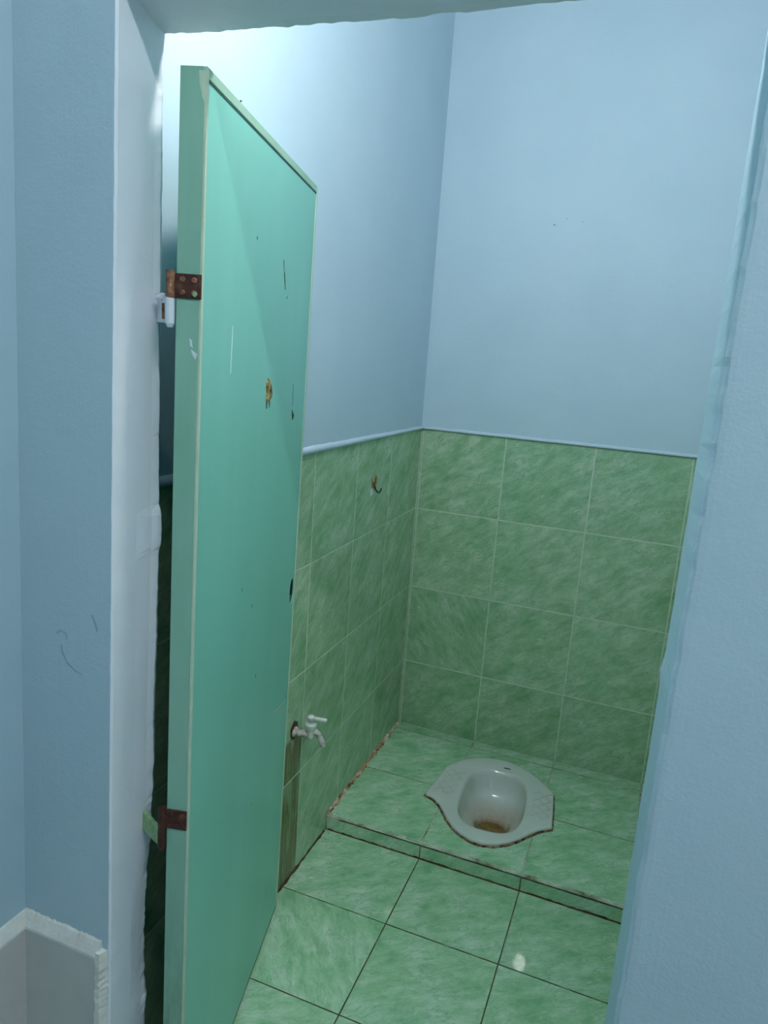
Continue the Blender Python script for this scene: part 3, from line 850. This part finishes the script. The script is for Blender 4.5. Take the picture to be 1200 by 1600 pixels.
# dirty sealing bead round the pan
v, f = [], []
for k in range(NS):
    o1 = 0.0042 + 0.003 * noise1(k, 21) * (1 if math.sin(ANG[k]) < 0 else 0.5)
    a, b, c = pan_pt(k, 1, -o1), pan_pt(k, 1, -o1 * 0.55), pan_pt(k, 1, 0.002)
    v += [(*a, -0.001), (*b, 0.003 + 0.002 * noise1(k, 22)), (*c, 0.0065)]
for k in range(NS):
    k2 = (k + 1) % NS
    f += [(k * 3, k2 * 3, k2 * 3 + 1, k * 3 + 1), (k * 3 + 1, k2 * 3 + 1, k2 * 3 + 2, k * 3 + 2), (k * 3 + 2, k2 * 3 + 2, k2 * 3, k * 3)]
o = mesh('sealing_bead', v, f, M['caulk'], toilet)
o['label'] = 'dirty brown sealing bead'
# cross-hatched foot treads: raised bars
def tread(cx, cy, rot, side):
    bm = bmesh.new()
    R2 = Matrix.Translation((cx, cy, 0)) @ Matrix.Rotation(rot, 4, 'Z')
    def bar(x, y, ang, ln):
        m = R2 @ Matrix.Translation((x, y, ZR + 0.0008)) @ Matrix.Rotation(ang, 4, 'Z') @ Matrix.Diagonal((ln, 0.0032, 0.0028, 1))
        bmesh.ops.create_cube(bm, size=1.0, matrix=m)
    st_ = 0.021
    for i in range(-2, 3):
        for j in range(-4, 5):
            x, y = i * st_, j * st_
            w = 0.034 + 0.012 * (0.5 - abs(y - 0.02) / 0.09)
            if abs(x) > w or abs(y) > 0.078: continue
            if (i + j) % 2 == 0:
                bar(x, y, math.radians(40), 0.019); bar(x + 0.004, y + 0.007, math.radians(40), 0.017)
            else:
                bar(x, y, math.radians(-40), 0.019); bar(x + 0.004, y - 0.007, math.radians(-40), 0.017)
    return bm_obj('foot_tread', bm, M['ceramic'], toilet)
tread(0.303, -0.315, math.radians(-4), -1)
tread(0.608, -0.310, math.radians(5), 1)
box('maker_mark', (-0.011, -0.0028, 0), (0.011, 0.0028, 0.0006), M['dark_chip'], toilet, matrix=Matrix.Translation((0.464, -0.150, ZR + 0.0008)) @ Matrix.Rotation(math.radians(4), 4, 'Z'))
# cut the opening of the bowl out of the step and its tiles
def cut_step():
    bm = bmesh.new()
    lo = [bm.verts.new((*pan_pt(k, 0.90), -0.40)) for k in range(0, NS, 4)]
    hi = [bm.verts.new((*pan_pt(k, 0.90), 0.10)) for k in range(0, NS, 4)]
    n = len(lo)
    bm.faces.new(lo); bm.faces.new(hi)
    for i in range(n): bm.faces.new((lo[i], lo[(i + 1) % n], hi[(i + 1) % n], hi[i]))
    cutter = bm_obj('cutter', bm, M['grout_step'])
    targets = [t_ for t_ in step_tiles if t_ is not None and t_.location.x < 0.9] + [st]
    for t_ in targets:
        t_.data = t_.data.copy()
        md = t_.modifiers.new('cut', 'BOOLEAN'); md.operation = 'DIFFERENCE'; md.object = cutter; md.solver = 'EXACT'
    bpy.context.view_layer.update()
    dg = bpy.context.evaluated_depsgraph_get()
    for t_ in targets:
        me = bpy.data.meshes.new_from_object(t_.evaluated_get(dg))
        t_.modifiers.clear()
        t_.data = me
    bpy.data.objects.remove(cutter)
cut_step()

# ------------------------------------------------------------------ water tap on the left wall
tap = empty('water_tap', Matrix.Translation((0, -0.895, 0.405)))
tag(tap, 'small white plastic water tap with lever on the left tiled wall', 'tap')
ty = 0.0
bm = lathe_bm((-0.001, 0, 0), (1, 0, 0), [(0, 0.0150), (0.004, 0.0150), (0.007, 0.0125), (0.010, 0.0105)], 20)
bm_obj('flange', bm, M['plastic_dirty'], tap, True)
bm = tube_bm([(0.008, 0, 0), (0.020, 0, 0.000), (0.030, 0, 0.003), (0.046, 0, 0.006)], [0.0108, 0.0100, 0.0085, 0.0085], 16)
bm_obj('inlet_pipe', bm, M['plastic_dirty'], tap, True)
body = bm_obj('valve_body', lathe_bm((0.048, 0, -0.006), (0, 0, 1), [(0, 0.004), (0.001, 0.0085), (0.006, 0.0105), (0.022, 0.0108), (0.026, 0.0120), (0.028, 0.0135), (0.036, 0.0145), (0.0385, 0.0150), (0.0425, 0.0150), (0.0440, 0.0135)], 24), M['plastic'], tap, True)
bm_obj('packing_ring', lathe_bm((0.048, 0, 0.036), (0, 0, 1), [(0, 0.0122), (0.0045, 0.0122), (0.0048, 0.0105)], 24), M['dado'], tap, True)
hnd = bm_obj('handle', lathe_bm((0.048, 0, 0.040), (0, 0, 1), [(0, 0.0080), (0.009, 0.0082), (0.011, 0.0096), (0.016, 0.0100), (0.0185, 0.0085), (0.0195, 0.004)], 20), M['plastic'], tap, True)
lever = box_bm((0.000, -0.0050, 0), (0.040, 0.0050, 0.0070), 0.0022, 2)
for q in lever.verts:
    if q.co.x > 0.02: q.co.z -= 0.003 * (q.co.x / 0.04); q.co.y *= 1.1
lo_ = bm_obj('lever', lever, M['plastic'], hnd)
lo_.matrix_local = Matrix.Translation((0.050, 0.001, 0.0495)) @ Matrix.Rotation(math.radians(14), 4, 'Z')
bm = tube_bm([(0.052, 0.002, 0.012), (0.060, 0.005, 0.013), (0.067, 0.008, 0.006), (0.074, 0.012, -0.010), (0.079, 0.015, -0.026), (0.080, 0.0155, -0.030)], [0.0080, 0.0085, 0.0083, 0.0080, 0.0080, 0.0076], 16)
bm_obj('spout', bm, M['plastic_dirty'], tap, True)
# rusty broken hole in the tile round the pipe
pts = [(0.024 * math.cos(t) * random.uniform(0.8, 1.15), 0.027 * math.sin(t) * random.uniform(0.85, 1.15) + 0.004) for t in [2 * math.pi * k / 16 for k in range(16)]]
LWM = Matrix(((0, -1, 0, 0.0003), (1, 0, 0, 0), (0, 0, 1, 0), (0, 0, 0, 1)))
o = flake('broken_tile_patch', pts, 0.0012, M['dark_rust'], tap, LWM, 0.0)
o['label'] = 'rust stained broken tile hole'

# ------------------------------------------------------------------ adhesive hook remains on the left tiles
hk = empty('wall_hook', Matrix.Translation((0.0005, -0.432, 1.010)))
tag(hk, 'remains of a stick on hook with brown glue on the left tiles', 'hook')
flake('glue_residue', [(-0.020, 0.018), (-0.006, 0.026), (0.008, 0.034), (0.016, 0.022), (0.017, 0.004), (0.010, -0.012), (-0.004, -0.016), (-0.016, -0.006), (-0.022, 0.006)], 0.003, M['glue'], hk, LWM)
o = flake('sticker', [(-0.030, -0.010), (-0.012, -0.008), (-0.002, -0.022), (-0.010, -0.030), (-0.030, -0.032)], 0.001, M['white_paint'], hk, LWM, 0.1)
o['label'] = 'torn white sticker'
bm = tube_bm([(0.002, -0.006, 0.004), (0.006, -0.004, -0.010), (0.010, 0.000, -0.020), (0.014, 0.010, -0.024), (0.015, 0.020, -0.019), (0.014, 0.026, -0.013)], 0.0022, 8)
bm_obj('hook', bm, M['black'], hk, True)

# ------------------------------------------------------------------ lamps
lamp = empty('bulb_lamp', Matrix.Translation((BULB_AT.x, YI, BULB_AT.z)))
tag(lamp, 'bare white bulb in a wall holder above the doorway inside the bathroom', 'lamp')
d = BULB_AT.y - YI
bm_obj('wall_plate', lathe_bm((0, 0.0, 0), (0, 1, 0), [(0, 0.045), (0.008, 0.045), (0.012, 0.040)], 28), M['metal'], lamp, True)
bm_obj('socket', lathe_bm((0, 0.010, 0), (0, 1, 0), [(0, 0.022), (d - 0.050, 0.022), (d - 0.044, 0.025), (d - 0.030, 0.026)], 24), M['metal'], lamp, True)
bm = lathe_bm((0, d - 0.020, 0), (0, 1, 0), [(0, 0.028), (0.008, 0.036), (0.018, 0.041), (0.030, 0.041), (0.043, 0.036), (0.054, 0.024), (0.060, 0.007)], 24)
bm_obj('bulb', bm, emission('bulb_glow', (1.0, 0.985, 0.94, 1), BULB_POWER), lamp, True)

tl = empty('ceiling_tube_lamp', Matrix.Translation((TUBE_AT.x, TUBE_AT.y, ZCO)))
tag(tl, 'white ceiling tube lamp in the outer room', 'lamp')
box('housing', (-0.62, -0.03, -0.045), (0.62, 0.03, 0.0), M['metal'], tl, 0.004)
bm_obj('tube', tube_bm([(-0.58, 0, TUBE_AT.z - ZCO), (0.58, 0, TUBE_AT.z - ZCO)], 0.014, 14), emission('tube_glow', (0.96, 1.0, 1.0, 1), TUBE_POWER), tl, True)
for sx in (-1, 1):
    box('lamp_holder', (sx * 0.59 - 0.012, -0.018, TUBE_AT.z - ZCO - 0.02), (sx * 0.59 + 0.012, 0.018, -0.04), M['metal'], tl, 0.002)
